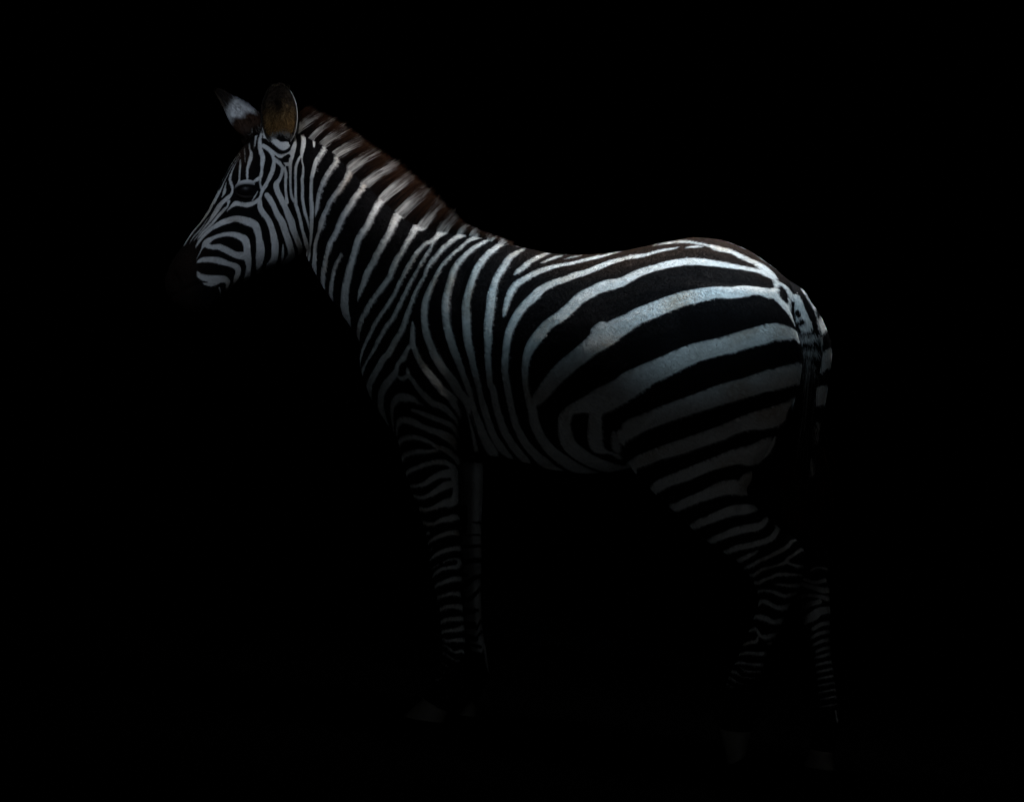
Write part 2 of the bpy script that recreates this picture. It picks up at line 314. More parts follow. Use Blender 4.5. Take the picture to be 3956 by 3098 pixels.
def coat_distance(strokes, q):
    """signed distance (picture px) of side-view points q to the white hair: < 0 is white"""
    d = np.full(len(q), 60.0)
    order = np.argsort(q[:, 0]); xs = q[order, 0]
    for kind, s in strokes:
        m = 40.0 + s[:, 2].max()
        i0, i1 = np.searchsorted(xs, [s[:, 0].min() - m, s[:, 0].max() + m])
        idx = order[i0:i1]
        idx = idx[(q[idx, 1] > s[:, 1].min() - m) & (q[idx, 1] < s[:, 1].max() + m)]
        if not len(idx): continue
        best = np.full(len(idx), 60.0)
        qq = q[idx]
        for a, b in zip(s[:-1], s[1:]):
            mm = 40.0 + max(a[2], b[2])
            sel = np.nonzero((qq[:, 0] > min(a[0], b[0]) - mm) & (qq[:, 0] < max(a[0], b[0]) + mm) &
                             (qq[:, 1] > min(a[1], b[1]) - mm) & (qq[:, 1] < max(a[1], b[1]) + mm))[0]
            if not len(sel): continue
            p = qq[sel]
            ab = b[:2] - a[:2]; L2 = ab @ ab + 1e-9
            t = np.clip(((p - a[:2]) @ ab) / L2, 0, 1)
            dx = p[:, 0] - (a[0] + t * ab[0]); dy = p[:, 1] - (a[1] + t * ab[1])
            best[sel] = np.minimum(best[sel], np.sqrt(dx * dx + dy * dy) - (a[2] + t * (b[2] - a[2])))
        d[idx] = np.minimum(d[idx], best) if kind == 'w' else np.maximum(d[idx], -best)
    return d


NEAR_S, FAR_S, TAIL_S = parse(NEAR), parse(FAR), parse(TAIL)
# the mane: roots along the crest, tips, and the white bands, which run down into the neck stripes
K = np.array([(1118, 478), (1144, 487), (1197, 517), (1240, 545), (1287, 588), (1340, 641), (1393, 704), (1460, 764), (1521, 826), (1592, 880), (1679, 900), (1763, 906), (1831, 912), (1900, 928), (1960, 946)], float)
T = np.array([(1195, 400), (1240, 424), (1285, 447), (1340, 480), (1405, 528), (1462, 565), (1530, 616), (1588, 658), (1652, 712), (1700, 752), (1752, 808), (1800, 862), (1848, 886), (1920, 914), (1985, 942)], float)
LEFTS = [1140, 1197, 1238, 1283, 1338, 1393, 1460, 1521, 1597, 1678, 1760, 1812, 1878, 1925, 1965]
LEFTS = [l_ - (8 if l_ < 1590 else 4) for l_ in LEFTS]
BANDS = [(l_, l_ + (0.42 if l_ < 1590 else 0.55) * (r_ - l_)) for l_, r_ in zip(LEFTS[:-1], LEFTS[1:])]
for a_, b_ in BANDS[:11]:
    cxm = (a_ + b_) / 2; q0 = np.array([cxm, np.interp(cxm, K[:, 0], K[:, 1])]); q1 = np.array([np.interp(cxm, K[:, 0], T[:, 0]), np.interp(cxm, K[:, 0], T[:, 1])])
    tg = np.array([30.0, np.interp(cxm + 15, K[:, 0], K[:, 1]) - np.interp(cxm - 15, K[:, 0], K[:, 1])]); tg /= np.linalg.norm(tg)
    dr = (q1 - q0) / np.linalg.norm(q1 - q0)
    hwm = 0.5 * (b_ - a_) / abs(tg[0]) * abs(tg[0] * dr[1] - tg[1] * dr[0]) * 0.95
    NEAR_S.insert(0, ('w', np.array([[*(q0 + dr * 12), hwm * 0.85], [*(q0 + dr * 34), hwm]])))

def local(co):
    """world -> (axial, lateral n, picture row)"""
    xl = co[:, 0] * CS - co[:, 1] * SN
    n = -co[:, 0] * SN - co[:, 1] * CS
    return xl, n, ZG - co[:, 2] / S

def coat(co):
    """coat pattern at world points: mirrored left to right, except the far legs and far buttock with stripes of their own"""
    xl, n, py = local(co)
    px_m = CX + (xl * CS - np.abs(n) * SN) / S
    px_d = CX + co[:, 0] / S
    pyd = py
    py = py + (np.abs(n) - n) * ROLL / S
    far = (n < -0.004) & ((pyd > 1790) | ((px_d > 2790) & (pyd < 1130)) | ((px_d > 3075) & (pyd > 1000)))
    d = np.empty(len(co))
    nf = ~far

    d[nf] = coat_distance(NEAR_S, np.stack([px_m[nf], py[nf]], 1))
    d[far] = coat_distance(FAR_S, np.stack([px_d[far], pyd[far]], 1))
    d += 1.3
    # brown hair instead of black: along the croup and on the nose
    top_row = np.interp(px_m, [1500, 1900, 2100, 2300, 2500, 2700, 2850, 3000, 3200], [500, 915, 975, 986, 955, 922, 945, 1020, 1180])
    dep = py - top_row
    brown = np.clip(1 - dep / 110.0, 0, 1) * np.clip((px_m - 1900) / 350.0, 0, 1) * np.clip((3080 - px_m) / 150, 0, 1)
    nose = np.exp(-(((px_m - 745) / 75) ** 2 + ((py - 960) / 95) ** 2))
    brow = np.exp(-(((px_m - 925) / 45) ** 2 + ((py - 590) / 60) ** 2))
    muzzle = np.clip((780 - px_m) / 60, 0, 1) * np.clip((py - 930) / 80, 0, 1)
    return d, np.clip(brown + 0.32 * nose + 0.7 * brow + 0.32 * muzzle, 0, 1)

# ----------------------------------------------------------------- materials
def nodes_of(name):
    m = bpy.data.materials.new(name); m.use_nodes = True
    nt = m.node_tree
    return m, nt, nt.nodes['Principled BSDF']

WHITE = (0.70, 0.69, 0.67); DARK = (0.0040, 0.0036, 0.0040); BROWN = (0.034, 0.019, 0.0125)

def mat_coat():
    m, nt, b = nodes_of('coat')
    N, Lk = nt.nodes, nt.links
    sd = N.new('ShaderNodeAttribute'); sd.attribute_name = 'stripe'
    br = N.new('ShaderNodeAttribute'); br.attribute_name = 'brown'
    tc = N.new('ShaderNodeTexCoord')
    nz = N.new('ShaderNodeTexNoise'); nz.inputs['Scale'].default_value = 420; nz.inputs['Detail'].default_value = 3
    Lk.new(tc.outputs['Object'], nz.inputs['Vector'])
    mad = N.new('ShaderNodeMath'); mad.operation = 'MULTIPLY_ADD'
    mad.inputs[1].default_value = 4.0; mad.inputs[2].default_value = -2.0
    Lk.new(nz.outputs['Fac'], mad.inputs[0])
    add = N.new('ShaderNodeMath'); add.operation = 'ADD'
    Lk.new(sd.outputs['Fac'], add.inputs[0]); Lk.new(mad.outputs[0], add.inputs[1])
    mr = N.new('ShaderNodeMapRange'); mr.interpolation_type = 'SMOOTHSTEP'
    mr.inputs['From Min'].default_value = -2.0; mr.inputs['From Max'].default_value = 2.0
    Lk.new(add.outputs[0], mr.inputs['Value'])
    dk = N.new('ShaderNodeMix'); dk.data_type = 'RGBA'
    dk.inputs['A'].default_value = DARK + (1,); dk.inputs['B'].default_value = BROWN + (1,)
    Lk.new(br.outputs['Fac'], dk.inputs['Factor'])
    n2 = N.new('ShaderNodeTexNoise'); n2.inputs['Scale'].default_value = 9; n2.inputs['Detail'].default_value = 4
    Lk.new(tc.outputs['Object'], n2.inputs['Vector'])
    wv = N.new('ShaderNodeMix'); wv.data_type = 'RGBA'
    wv.inputs['A'].default_value = WHITE + (1,); wv.inputs['B'].default_value = (0.50, 0.455, 0.40, 1)
    r2 = N.new('ShaderNodeMapRange'); r2.inputs['From Min'].default_value = 0.5; r2.inputs['From Max'].default_value = 0.75
    Lk.new(n2.outputs['Fac'], r2.inputs['Value']); Lk.new(r2.outputs['Result'], wv.inputs['Factor'])
    mx = N.new('ShaderNodeMix'); mx.data_type = 'RGBA'
    Lk.new(mr.outputs['Result'], mx.inputs['Factor'])
    Lk.new(wv.outputs['Result'], mx.inputs['A']); Lk.new(dk.outputs['Result'], mx.inputs['B'])
    Lk.new(mx.outputs['Result'], b.inputs['Base Color'])
    b.inputs['Roughness'].default_value = 0.75
    b.inputs['Specular IOR Level'].default_value = 0.05
    # short hair relief
    mp = N.new('ShaderNodeMapping'); mp.inputs['Scale'].default_value = (180, 420, 420)
    Lk.new(tc.outputs['Object'], mp.inputs['Vector'])
    n3 = N.new('ShaderNodeTexNoise'); n3.inputs['Scale'].default_value = 1.0; n3.inputs['Detail'].default_value = 3
    Lk.new(mp.outputs['Vector'], n3.inputs['Vector'])
    bp = N.new('ShaderNodeBump'); bp.inputs['Strength'].default_value = 0.35; bp.inputs['Distance'].default_value = 0.002
    Lk.new(n3.outputs['Fac'], bp.inputs['Height']); Lk.new(bp.outputs['Normal'], b.inputs['Normal'])
    return m

def mat_hair(name, rough=0.65, spec=0.06):
    m, nt, b = nodes_of(name)
    a = nt.nodes.new('ShaderNodeAttribute'); a.attribute_name = 'coat_color'
    nt.links.new(a.outputs['Color'], b.inputs['Base Color'])
    b.inputs['Roughness'].default_value = rough
    b.inputs['Specular IOR Level'].default_value = spec
    return m

def mat_noise(name, c1, c2, scale, rough, spec=0.3, bump=0.0):
    m, nt, b = nodes_of(name)
    N, Lk = nt.nodes, nt.links
    tc = N.new('ShaderNodeTexCoord')
    nz = N.new('ShaderNodeTexNoise'); nz.inputs['Scale'].default_value = scale; nz.inputs['Detail'].default_value = 5
    Lk.new(tc.outputs['Object'], nz.inputs['Vector'])
    mx = N.new('ShaderNodeMix'); mx.data_type = 'RGBA'
    mx.inputs['A'].default_value = c1 + (1,); mx.inputs['B'].default_value = c2 + (1,)
    Lk.new(nz.outputs['Fac'], mx.inputs['Factor']); Lk.new(mx.outputs['Result'], b.inputs['Base Color'])
    b.inputs['Roughness'].default_value = rough; b.inputs['Specular IOR Level'].default_value = spec
    if bump:
        bp = N.new('ShaderNodeBump'); bp.inputs['Strength'].default_value = bump; bp.inputs['Distance'].default_value = 0.003
        Lk.new(nz.outputs['Fac'], bp.inputs['Height']); Lk.new(bp.outputs['Normal'], b.inputs['Normal'])
    return m

M_COAT = mat_coat()
M_HAIR = mat_hair('hair_strands')
M_LONG = mat_hair('long_hair')
_nt = M_LONG.node_tree
_tr = _nt.nodes.new('ShaderNodeBsdfTranslucent'); _mx = _nt.nodes.new('ShaderNodeMixShader'); _mx.inputs[0].default_value = 0.45
_nt.links.new([n_ for n_ in _nt.nodes if n_.type == 'ATTRIBUTE'][0].outputs['Color'], _tr.inputs['Color'])
_nt.links.new(_nt.nodes['Principled BSDF'].outputs[0], _mx.inputs[1]); _nt.links.new(_tr.outputs[0], _mx.inputs[2])
_nt.links.new(_mx.outputs[0], _nt.nodes['Material Output'].inputs['Surface'])
M_HOOF = mat_noise('hoof_horn', (0.095, 0.085, 0.072), (0.19, 0.17, 0.14), 60, 0.6, 0.25, 0.3)
M_GROUND = mat_noise('black_ground', (0.0002, 0.0002, 0.0002), (0.0004, 0.0004, 0.0004), 6, 1.0, 0.0)
m, nt, b = nodes_of('eye_cornea')
b.inputs['Base Color'].default_value = (0.004, 0.003, 0.003, 1); b.inputs['Roughness'].default_value = 0.4; b.inputs['Specular IOR Level'].default_value = 0.12
M_EYE = m

# ----------------------------------------------------------------- the ground
# the animal stands on ground that falls gently towards its hind end and towards the lens
pts = [P(1650, 2780, 0.105), P(1790, 2764, -0.11), P(2815, 2940, 0.10), P(3170, 2967, -0.11)]
Amat = np.array([[p[0], p[1], 1.0] for p in pts]); zz = np.array([p[2] for p in pts])
gx, gy, g0 = np.linalg.lstsq(Amat, zz, rcond=None)[0]
def ground_z(x, y): return gx * x + gy * y + g0

gm = bpy.data.meshes.new('ground')
R, n = 14.0, 40
gv, gf = [], []
for j in range(n + 1):
    for i in range(n + 1):
        x = -R + 2 * R * i / n; y = -R + 2 * R * j / n
        r = math.hypot(x, y)
        bump = 0.02 * math.sin(1.3 * x + 0.4 * y) * math.cos(0.9 * y) * min(1.0, max(0.0, (r - 1.6) / 2.0))
        gv.append((x, y, ground_z(x, y) + bump))
for j in range(n):
    for i in range(n):
        a = j * (n + 1) + i
        gf.append((a, a + 1, a + n + 2, a + n + 1))
gm.from_pydata(gv, [], gf); gm.materials.append(M_GROUND)
for p in gm.polygons: p.use_smooth = True
ground = bpy.data.objects.new('ground', gm); col.objects.link(ground)
ground['kind'] = 'structure'

# ----------------------------------------------------------------- the zebra
zebra = bpy.data.objects.new('zebra', None); col.objects.link(zebra)
bx, by, _ = P(2350, 2900)
zebra.location = (bx, by, ground_z(bx, by))
zebra['label'] = 'young zebra standing in profile facing left, striped coat and brown-tipped upright mane, on black ground'
zebra['category'] = 'zebra'
INV = Vector(zebra.location)

def link(name, me, parent, mats=(), smooth=True):
    o = bpy.data.objects.new(name, me)
    for mm in mats: me.materials.append(mm)
    if smooth and isinstance(me, bpy.types.Mesh):
        me.polygons.foreach_set('use_smooth', np.ones(len(me.polygons), bool))
    col.objects.link(o)
    o.parent = parent
    loc = Vector((0, 0, 0)); q = parent
    while q is not None:
        loc += q.location; q = q.parent
    o.location = -loc
    return o

def loft(stations, egg=0.0, ex=1.0, seg=28, sub=4, cap=True):
    """closed tube through stations (fx,fy, bx,by, n, w): front/top point, back/bottom point, lateral place and half-width"""
    st = catmull([list(s) for s in stations], sub)
    verts, faces = [], []
    c0, c1 = st[0].copy(), st[-1].copy()
    def ring(s, k):
        f = np.array(s[0:2]); bk = np.array(s[2:4]); c = (f + bk) / 2
        f = c + (f - c) * k; bk = c + (bk - c) * k
        for i in range(seg):
            ph = 2 * math.pi * i / seg
            cc, ss = math.cos(ph), math.sin(ph)
            q = c + (f - c) * (math.copysign(abs(cc) ** ex, cc))
            lat = s[5] * k * math.copysign(abs(ss) ** ex, ss) * (1 - egg * cc)
            verts.append(P(q[0], q[1] + lat * ROLL / S, s[4] + lat))
    if cap: ring(st[0], 0.55)
    for s in st: ring(s, 1.0)
    if cap: ring(st[-1], 0.55)
    nr = len(verts) // seg
    for r in range(nr - 1):
        for i in range(seg):
            a = r * seg + i; b2 = r * seg + (i + 1) % seg
            faces.append((a, b2, b2 + seg, a + seg))
    faces.append(tuple(range(seg))[::-1]); faces.append(tuple(range((nr - 1) * seg, nr * seg)))
    return verts, faces

HEAD = [(634, 1135, 700, 1206, 0, .036), (622, 1085, 757, 1221, 0, .052), (630, 1045, 815, 1192, 0, .057), (652, 998, 848, 1140, 0, .055),
        (688, 949, 892, 1103, 0, .056), (723, 899, 947, 1079, 0, .063), (764, 850, 1012, 1043, 0, .074), (805, 779, 1080, 1019, 0, .086),
        (840, 700, 1140, 988, 0, .094), (881, 626, 1182, 930, 0, .094), (915, 578, 1190, 840, 0, .090), (955, 533, 1190, 740, 0, .084),
        (1005, 500, 1190, 640, 0, .075), (1065, 487, 1190, 575, 0, .06)]
NECK = [(1050, 500, 1120, 760, 0, .058), (1105, 489, 1152, 900, 0, .070), (1180, 506, 1188, 1010, 0, .084), (1270, 560, 1232, 1083, 0, .092),
        (1370, 662, 1264, 1133, 0, .100), (1470, 756, 1308, 1194, 0, .114), (1580, 848, 1352, 1257, 0, .132), (1690, 886, 1386, 1320, 0, .152),
        (1790, 900, 1392, 1420, 0, .168), (1880, 918, 1425, 1520, 0, .180), (1960, 944, 1480, 1610, 0, .187), (2020, 959, 1570, 1690, 0, .194),
        (2070, 970, 1700, 1735, 0, .206), (2120, 979, 1830, 1747, 0, .222), (2180, 986, 1960, 1765, 0, .238), (2240, 988, 2090, 1801, 0, .250),
        (2310, 986, 2210, 1822, 0, .256), (2400, 974, 2330, 1824, 0, .254), (2500, 955, 2440, 1802, 0, .246), (2600, 934, 2560, 1760, 0, .236),
        (2700, 923, 2690, 1700, 0, .230), (2800, 938, 2820, 1650, 0, .222), (2890, 976, 2910, 1600, 0, .204), (2968, 1026, 2980, 1520, 0, .172),
        (3020, 1070, 3020, 1430, 0, .128), (3052, 1104, 3044, 1340, 0, .08), (3066, 1134, 3054, 1270, 0, .04)]
HIND_N = [(2600, 1080, 3000, 1120, .10, .10), (2530, 1200, 3052, 1240, .118, .115), (2470, 1330, 3082, 1370, .122, .118), (2430, 1470, 3074, 1490, .126, .120),
          (2405, 1600, 3034, 1580, .132, .118), (2398, 1715, 2985, 1672, .142, .110), (2443, 1812, 2945, 1750, .145, .10), (2512, 1888, 2905, 1825, .142, .085),
          (2600, 1969, 2886, 1890, .138, .07), (2680, 2046, 2910, 1957, .133, .058), (2770, 2115, 2960, 1998, .128, .048), (2850, 2168, 3012, 2045, .124, .042),
          (2895, 2225, 3078, 2088, .12, .042), (2918, 2283, 3098, 2165, .118, .044), (2924, 2325, 3078, 2255, .115, .041), (2906, 2384, 3040, 2325, .112, .036),
          (2875, 2460, 2998, 2425, .108, .031), (2846, 2530, 2960, 2505, .105, .028), (2817, 2595, 2935, 2580, .102, .029), (2799, 2650, 2926, 2650, .10, .035),
          (2793, 2705, 2926, 2715, .10, .038), (2786, 2755, 2908, 2775, .10, .034), (2781, 2815, 2896, 2822, .10, .036)]
HIND_F = [(2680, 1080, 3080, 1120, -.10, .10), (2620, 1200, 3165, 1215, -.12, .122), (2560, 1330, 3211, 1340, -.13, .132), (2530, 1470, 3205, 1450, -.138, .13),
          (2520, 1600, 3182, 1580, -.14, .124), (2540, 1720, 3163, 1680, -.142, .11), (2620, 1815, 3155, 1790, -.142, .095), (2720, 1890, 3142, 1870, -.14, .08),
          (2820, 1970, 3132, 1930, -.135, .066), (2920, 2060, 3142, 2000, -.13, .055), (3000, 2140, 3175, 2060, -.125, .046), (3050, 2220, 3200, 2130, -.122, .042),
          (3075, 2290, 3205, 2210, -.12, .042), (3090, 2350, 3206, 2290, -.118, .041), (3105, 2400, 3205, 2380, -.115, .037), (3130, 2450, 3204, 2450, -.112, .032),
          (3145, 2520, 3208, 2520, -.11, .028), (3152, 2590, 3217, 2590, -.11, .027), (3160, 2660, 3226, 2660, -.11, .028), (3156, 2720, 3238, 2730, -.11, .034),
          (3150, 2770, 3246, 2800, -.11, .036), (3137, 2830, 3226, 2860, -.11, .033), (3130, 2898, 3224, 2910, -.11, .036)]
FORE_N = [(1470, 1290, 1800, 1120, .095, .06), (1412, 1420, 1850, 1320, .115, .082), (1426, 1515, 1850, 1475, .125, .094), (1480, 1608, 1815, 1600, .13, .09),
          (1536, 1695, 1790, 1690, .13, .076), (1555, 1775, 1777, 1770, .128, .064), (1573, 1839, 1771, 1830, .125, .056), (1598, 1910, 1773, 1900, .12, .050),
          (1626, 1985, 1774, 1980, .117, .046), (1649, 2070, 1776, 2070, .114, .043), (1658, 2140, 1783, 2150, .112, .046), (1668, 2205, 1788, 2200, .11, .045),
          (1681, 2275, 1780, 2275, .108, .037), (1699, 2350, 1786, 2350, .106, .030), (1706, 2430, 1793, 2430, .105, .028), (1711, 2500, 1799, 2500, .105, .029),
          (1708, 2552, 1809, 2560, .105, .036), (1693, 2605, 1811, 2620, .105, .038), (1665, 2650, 1782, 2680, .105, .034), (1633, 2700, 1732, 2748, .105, .037)]
FORE_F = [(1530, 1290, 1870, 1150, -.095, .06), (1480, 1420, 1905, 1340, -.115, .082), (1492, 1515, 1905, 1490, -.125, .094), (1540, 1608, 1890, 1610, -.13, .09),
          (1590, 1700, 1872, 1700, -.13, .075), (1640, 1790, 1865, 1780, -.128, .062), (1675, 1870, 1863, 1860, -.125, .052), (1700, 1960, 1860, 1950, -.12, .047),
          (1722, 2040, 1856, 2035, -.117, .043), (1735, 2105, 1855, 2105, -.114, .044), (1740, 2180, 1858, 2180, -.112, .045), (1750, 2260, 1855, 2260, -.11, .038),
          (1765, 2340, 1856, 2340, -.11, .030), (1775, 2420, 1862, 2420, -.11, .028), (1782, 2490, 1872, 2490, -.11, .029), (1783, 2550, 1880, 2560, -.11, .036),
          (1772, 2600, 1886, 2610, -.11, .038), (1755, 2645, 1864, 2672, -.11, .034), (1746, 2686, 1838, 2738, -.11, .036)]
V, Fc = [], []
for st, egg, ex in ((HEAD, -0.12, 0.92), (NECK, 0.16, 1.0), (HIND_N, 0.0, 0.95), (HIND_F, 0.0, 0.95), (FORE_N, 0.0, 0.95), (FORE_F, 0.0, 0.95)):
    v, f = loft(st, egg, ex)
    o = len(V); V += v; Fc += [tuple(i + o for i in ff) for ff in f]
raw = bpy.data.meshes.new('raw'); raw.from_pydata(V, [], Fc); raw.update()
bm = bmesh.new(); bm.from_mesh(raw); bmesh.ops.recalc_face_normals(bm, faces=bm.faces); bm.to_mesh(raw); bm.free()
tmp = bpy.data.objects.new('tmp', raw); col.objects.link(tmp)
rm = tmp.modifiers.new('r', 'REMESH'); rm.mode = 'VOXEL'; rm.voxel_size = 0.006; rm.adaptivity = 0.0
dg = bpy.context.evaluated_depsgraph_get(); dg.update()
body_me = bpy.data.meshes.new_from_object(tmp.evaluated_get(dg))
bpy.data.objects.remove(tmp)

def get_co(me):
    a = np.empty(len(me.vertices) * 3); me.vertices.foreach_get('co', a); return a.reshape(-1, 3)
def set_co(me, co): me.vertices.foreach_set('co', co.ravel()); me.update()
def edges_of(me):
    e = np.empty(len(me.edges) * 2, np.int64); me.edges.foreach_get('vertices', e); return e.reshape(-1, 2)
def laplace(co, e, deg):
    acc = np.zeros_like(co)
    for k in range(3):
        acc[:, k] = np.bincount(e[:, 0], co[e[:, 1], k], len(co)) + np.bincount(e[:, 1], co[e[:, 0], k], len(co))
    return acc / deg[:, None] - co

co, e = get_co(body_me), edges_of(body_me)
deg = np.maximum(np.bincount(e.ravel(), minlength=len(co)), 1)
for _ in range(45):                                    # Taubin smoothing: blends the joins, keeps the volume
    co = co + 0.55 * laplace(co, e, deg)
    co = co - 0.57 * laplace(co, e, deg)
for _ in range(2): co = co + 0.5 * laplace(co, e, deg)
set_co(body_me, co)

# muscle and bone relief, as grooves and swellings along traced lines (same on both sides)
def relief(co, nrm, lines):
    xl, nn, py = local(co)
    px = CX + (xl * CS - np.abs(nn) * SN) / S
    py = py + (np.abs(nn) - nn) * ROLL / S
    off = np.zeros(len(co))
    side = np.clip((np.abs(nn) - 0.015) / 0.03, 0, 1)
    for amp, wid, ptsl in lines:
        s = catmull(ptsl, 4)
        best = np.full(len(co), 1e9)
        for a, b2 in zip(s[:-1], s[1:]):
            ab = b2 - a; t = np.clip(((px - a[0]) * ab[0] + (py - a[1]) * ab[1]) / (ab @ ab + 1e-9), 0, 1)
            best = np.minimum(best, (px - a[0] - t * ab[0]) ** 2 + (py - a[1] - t * ab[1]) ** 2)
        off += amp * np.exp(-best / (wid * wid))
    return co + nrm * (off * side)[:, None]
nrm = np.empty(len(co) * 3); body_me.vertex_normals.foreach_get('vector', nrm); nrm = nrm.reshape(-1, 3)
RELIEF = [(-0.016, 16, [(1185, 700), (1200, 840), (1192, 960), (1170, 1010)]),               # behind the jaw
          (0.010, 60, [(1090, 800), (1110, 900), (1060, 970)]),                              # cheek
          (0.006, 14, [(905, 690), (950, 678), (1000, 700)]),                                # brow
          (-0.007, 22, [(830, 820), (900, 880), (960, 930)]),                                # below the cheek bone
          (-0.006, 10, [(640, 1150), (700, 1120), (760, 1095)]),                             # mouth
          (-0.012, 14, [(655, 1060), (668, 1080), (672, 1100)]),                             # nostril
          (-0.010, 30, [(1790, 1050), (1740, 1250), (1560, 1480)]),                          # in front of the shoulder
          (-0.014, 30, [(1850, 1500), (1800, 1640), (1785, 1740)]),                          # behind the elbow
          (0.012, 70, [(1620, 1480), (1700, 1560)]),
          (-0.008, 90, [(2360, 1180), (2400, 1330)]),                                        # flank hollow
          (-0.012, 22, [(2370, 1600), (2392, 1690), (2405, 1760)]),                          # stifle fold
          (0.005, 70, [(2530, 1060), (2560, 1090)]),                                         # point of the hip
          (-0.008, 26, [(2880, 1890), (2860, 2000), (2950, 2080)]),                          # gaskin
          (-0.006, 12, [(1745, 1900), (1735, 2080)]), (-0.005, 10, [(1765, 2260), (1772, 2480)]),
          (-0.006, 12, [(2985, 2340), (2930, 2500), (2905, 2600)])]
co = relief(co, nrm, RELIEF)
# slow unevenness of flesh under the skin
xl, nn, py = local(co)
w = 0.0010 * (np.sin(xl * 31 + py * 0.011) * np.sin(py * 0.017 + nn * 23) + 0.6 * np.sin(xl * 67 + 1.3) * np.sin(py * 0.035 + 0.7))
co = co + nrm * w[:, None]
co = co + 0.4 * laplace(co, e, deg)
set_co(body_me, co)

# finer faces (twice as fine on the head, where the stripes are thin)
bm = bmesh.new(); bm.from_mesh(body_me)
bmesh.ops.subdivide_edges(bm, edges=bm.edges[:], cuts=1, use_grid_fill=True, smooth=0.0)
hx = (1215 - CX) * S; hz = (ZG - 1240) * S
he = [ed for ed in bm.edges if all(v.co.x < hx and v.co.z > hz for v in ed.verts)]
bmesh.ops.subdivide_edges(bm, edges=he, cuts=1, use_grid_fill=True)
bm.to_mesh(body_me); bm.free()
co, e = get_co(body_me), edges_of(body_me)
deg = np.maximum(np.bincount(e.ravel(), minlength=len(co)), 1)
for _ in range(3): co = co + 0.5 * laplace(co, e, deg)
set_co(body_me, co)
sd, br = coat(co)
for nm, arr in (('stripe', sd), ('brown', br)):
    at = body_me.attributes.new(nm, 'FLOAT', 'POINT'); at.data.foreach_set('value', arr.astype(np.float32))
body_me.materials.clear()
body = link('body', body_me, zebra, [M_COAT])

bvh_verts = [Vector(c) for c in co]
bvh = BVHTree.FromPolygons(bvh_verts, [tuple(p.vertices) for p in body_me.polygons])
def on_skin(px, py, near=True):
    """nearest-side skin point seen at (px, py)"""
    x, _, z = P(px, py)
    if near: h = bvh.ray_cast(Vector((x, -3, z)), Vector((0, 1, 0)))
    else: h = bvh.ray_cast(Vector((x, 3, z)), Vector((0, -1, 0)))
    return h[0], h[1]

# ---- strands
def strands_mesh(name, roots, mids, tips, rad, cols_root, cols_tip, parent, ends=0.25, jit=None):
    """thin tapering three-sided hairs through root, mid, tip"""
    n = len(roots); k = 5
    t = np.linspace(0, 1, k)
    pos = ((1 - t) ** 2)[None, :, None] * roots[:, None] + (2 * t * (1 - t))[None, :, None] * mids[:, None] + (t ** 2)[None, :, None] * tips[:, None]
    d = tips - roots; d /= np.linalg.norm(d, axis=1, keepdims=True) + 1e-9
    u = np.cross(d, np.array([0.0, -1.0, 0.0])); u /= np.linalg.norm(u, axis=1, keepdims=True) + 1e-9
    v = np.cross(u, d)
    ang = rng.normal(0, 0.35, n)
    shp = np.array([(-1.0, 0.0), (1.0, 0.0), (0.0, 0.55)])
    r = rad[:, None] * (1 - (1 - ends) * t ** 2)[None]
    vv = np.empty((n, k, 3, 3))
    for i in range(3):
        cu_, cv_ = shp[i]
        off = (np.cos(ang) * cu_ - np.sin(ang) * cv_)[:, None] * u + (np.sin(ang) * cu_ + np.cos(ang) * cv_)[:, None] * v
        vv[:, :, i] = pos + off[:, None] * r[:, :, None]
    base = (np.arange(n) * k * 3)[:, None, None]
    seg = (np.arange(k - 1) * 3)[None, :, None]
    ii = np.arange(3)[None, None]; jj = (np.arange(3)[None, None] + 1) % 3
    quads = np.stack([base + seg + ii, base + seg + jj, base + seg + 3 + jj, base + seg + 3 + ii], -1).reshape(-1, 4)
    me = bpy.data.meshes.new(name)
    me.vertices.add(n * k * 3); me.vertices.foreach_set('co', vv.ravel())
    me.loops.add(len(quads) * 4); me.loops.foreach_set('vertex_index', quads.ravel().astype(np.int32))
    me.polygons.add(len(quads)); me.polygons.foreach_set('loop_start', np.arange(0, len(quads) * 4, 4, dtype=np.int32))
    me.update(calc_edges=True)
    at = me.attributes.new('coat_color', 'FLOAT_COLOR', 'POINT')
    f = np.clip((t[None, :] - cols_tip[1][:, None]) / 0.22, 0, 1)[..., None]
    c = cols_root[:, None] * (1 - f) + cols_tip[0][:, None] * f
    c = np.repeat(c[:, :, None, :], 3, 2)
    c4 = np.concatenate([c, np.ones(c.shape[:-1] + (1,))], -1)
    at.data.foreach_set('color', c4.astype(np.float32).ravel())
    return link(name, me, parent, [M_LONG])

def PV(px, py, n):
    xs = (px - CX) * S; xl = (xs + n * SN) / CS
    return np.stack([xs, -xl * SN - n * CS, (ZG - py) * S], -1)

# ---- mane
NM = 24000
s = rng.uniform(0, len(K) - 1, NM) ** 1.0
kx = np.interp(s, np.arange(len(K)), K[:, 0]); ky = np.interp(s, np.arange(len(K)), K[:, 1])
tx = np.interp(s, np.arange(len(K)), T[:, 0]); ty = np.interp(s, np.arange(len(K)), T[:, 1])
nn = rng.uniform(-1, 1, NM); lat = np.sign(nn) * np.abs(nn) ** 0.7 * 0.026
up = (1 - np.abs(lat) / 0.026) * 12
tuft = rng.uniform(0, 1, 400)[(s * 13 + lat * 90).astype(int) % 400]
tuft2 = rng.uniform(0, 1, 400)[(s * 13 + lat * 90).astype(int) % 400]
length = rng.uniform(0.84, 1.0, NM) * (0.86 + 0.14 * tuft2) * np.where(rng.random(NM) < 0.08, 1.06, 1.0)
clump = np.sin(s * 61) * 0.6 + np.sin(s * 143 + 2) * 0.4
low = rng.uniform(0, 1, NM) ** 2 * 24
rx, ry = kx - low * 0.6, ky - up + 6 + low * np.clip(lat / 0.02, 0, 1)
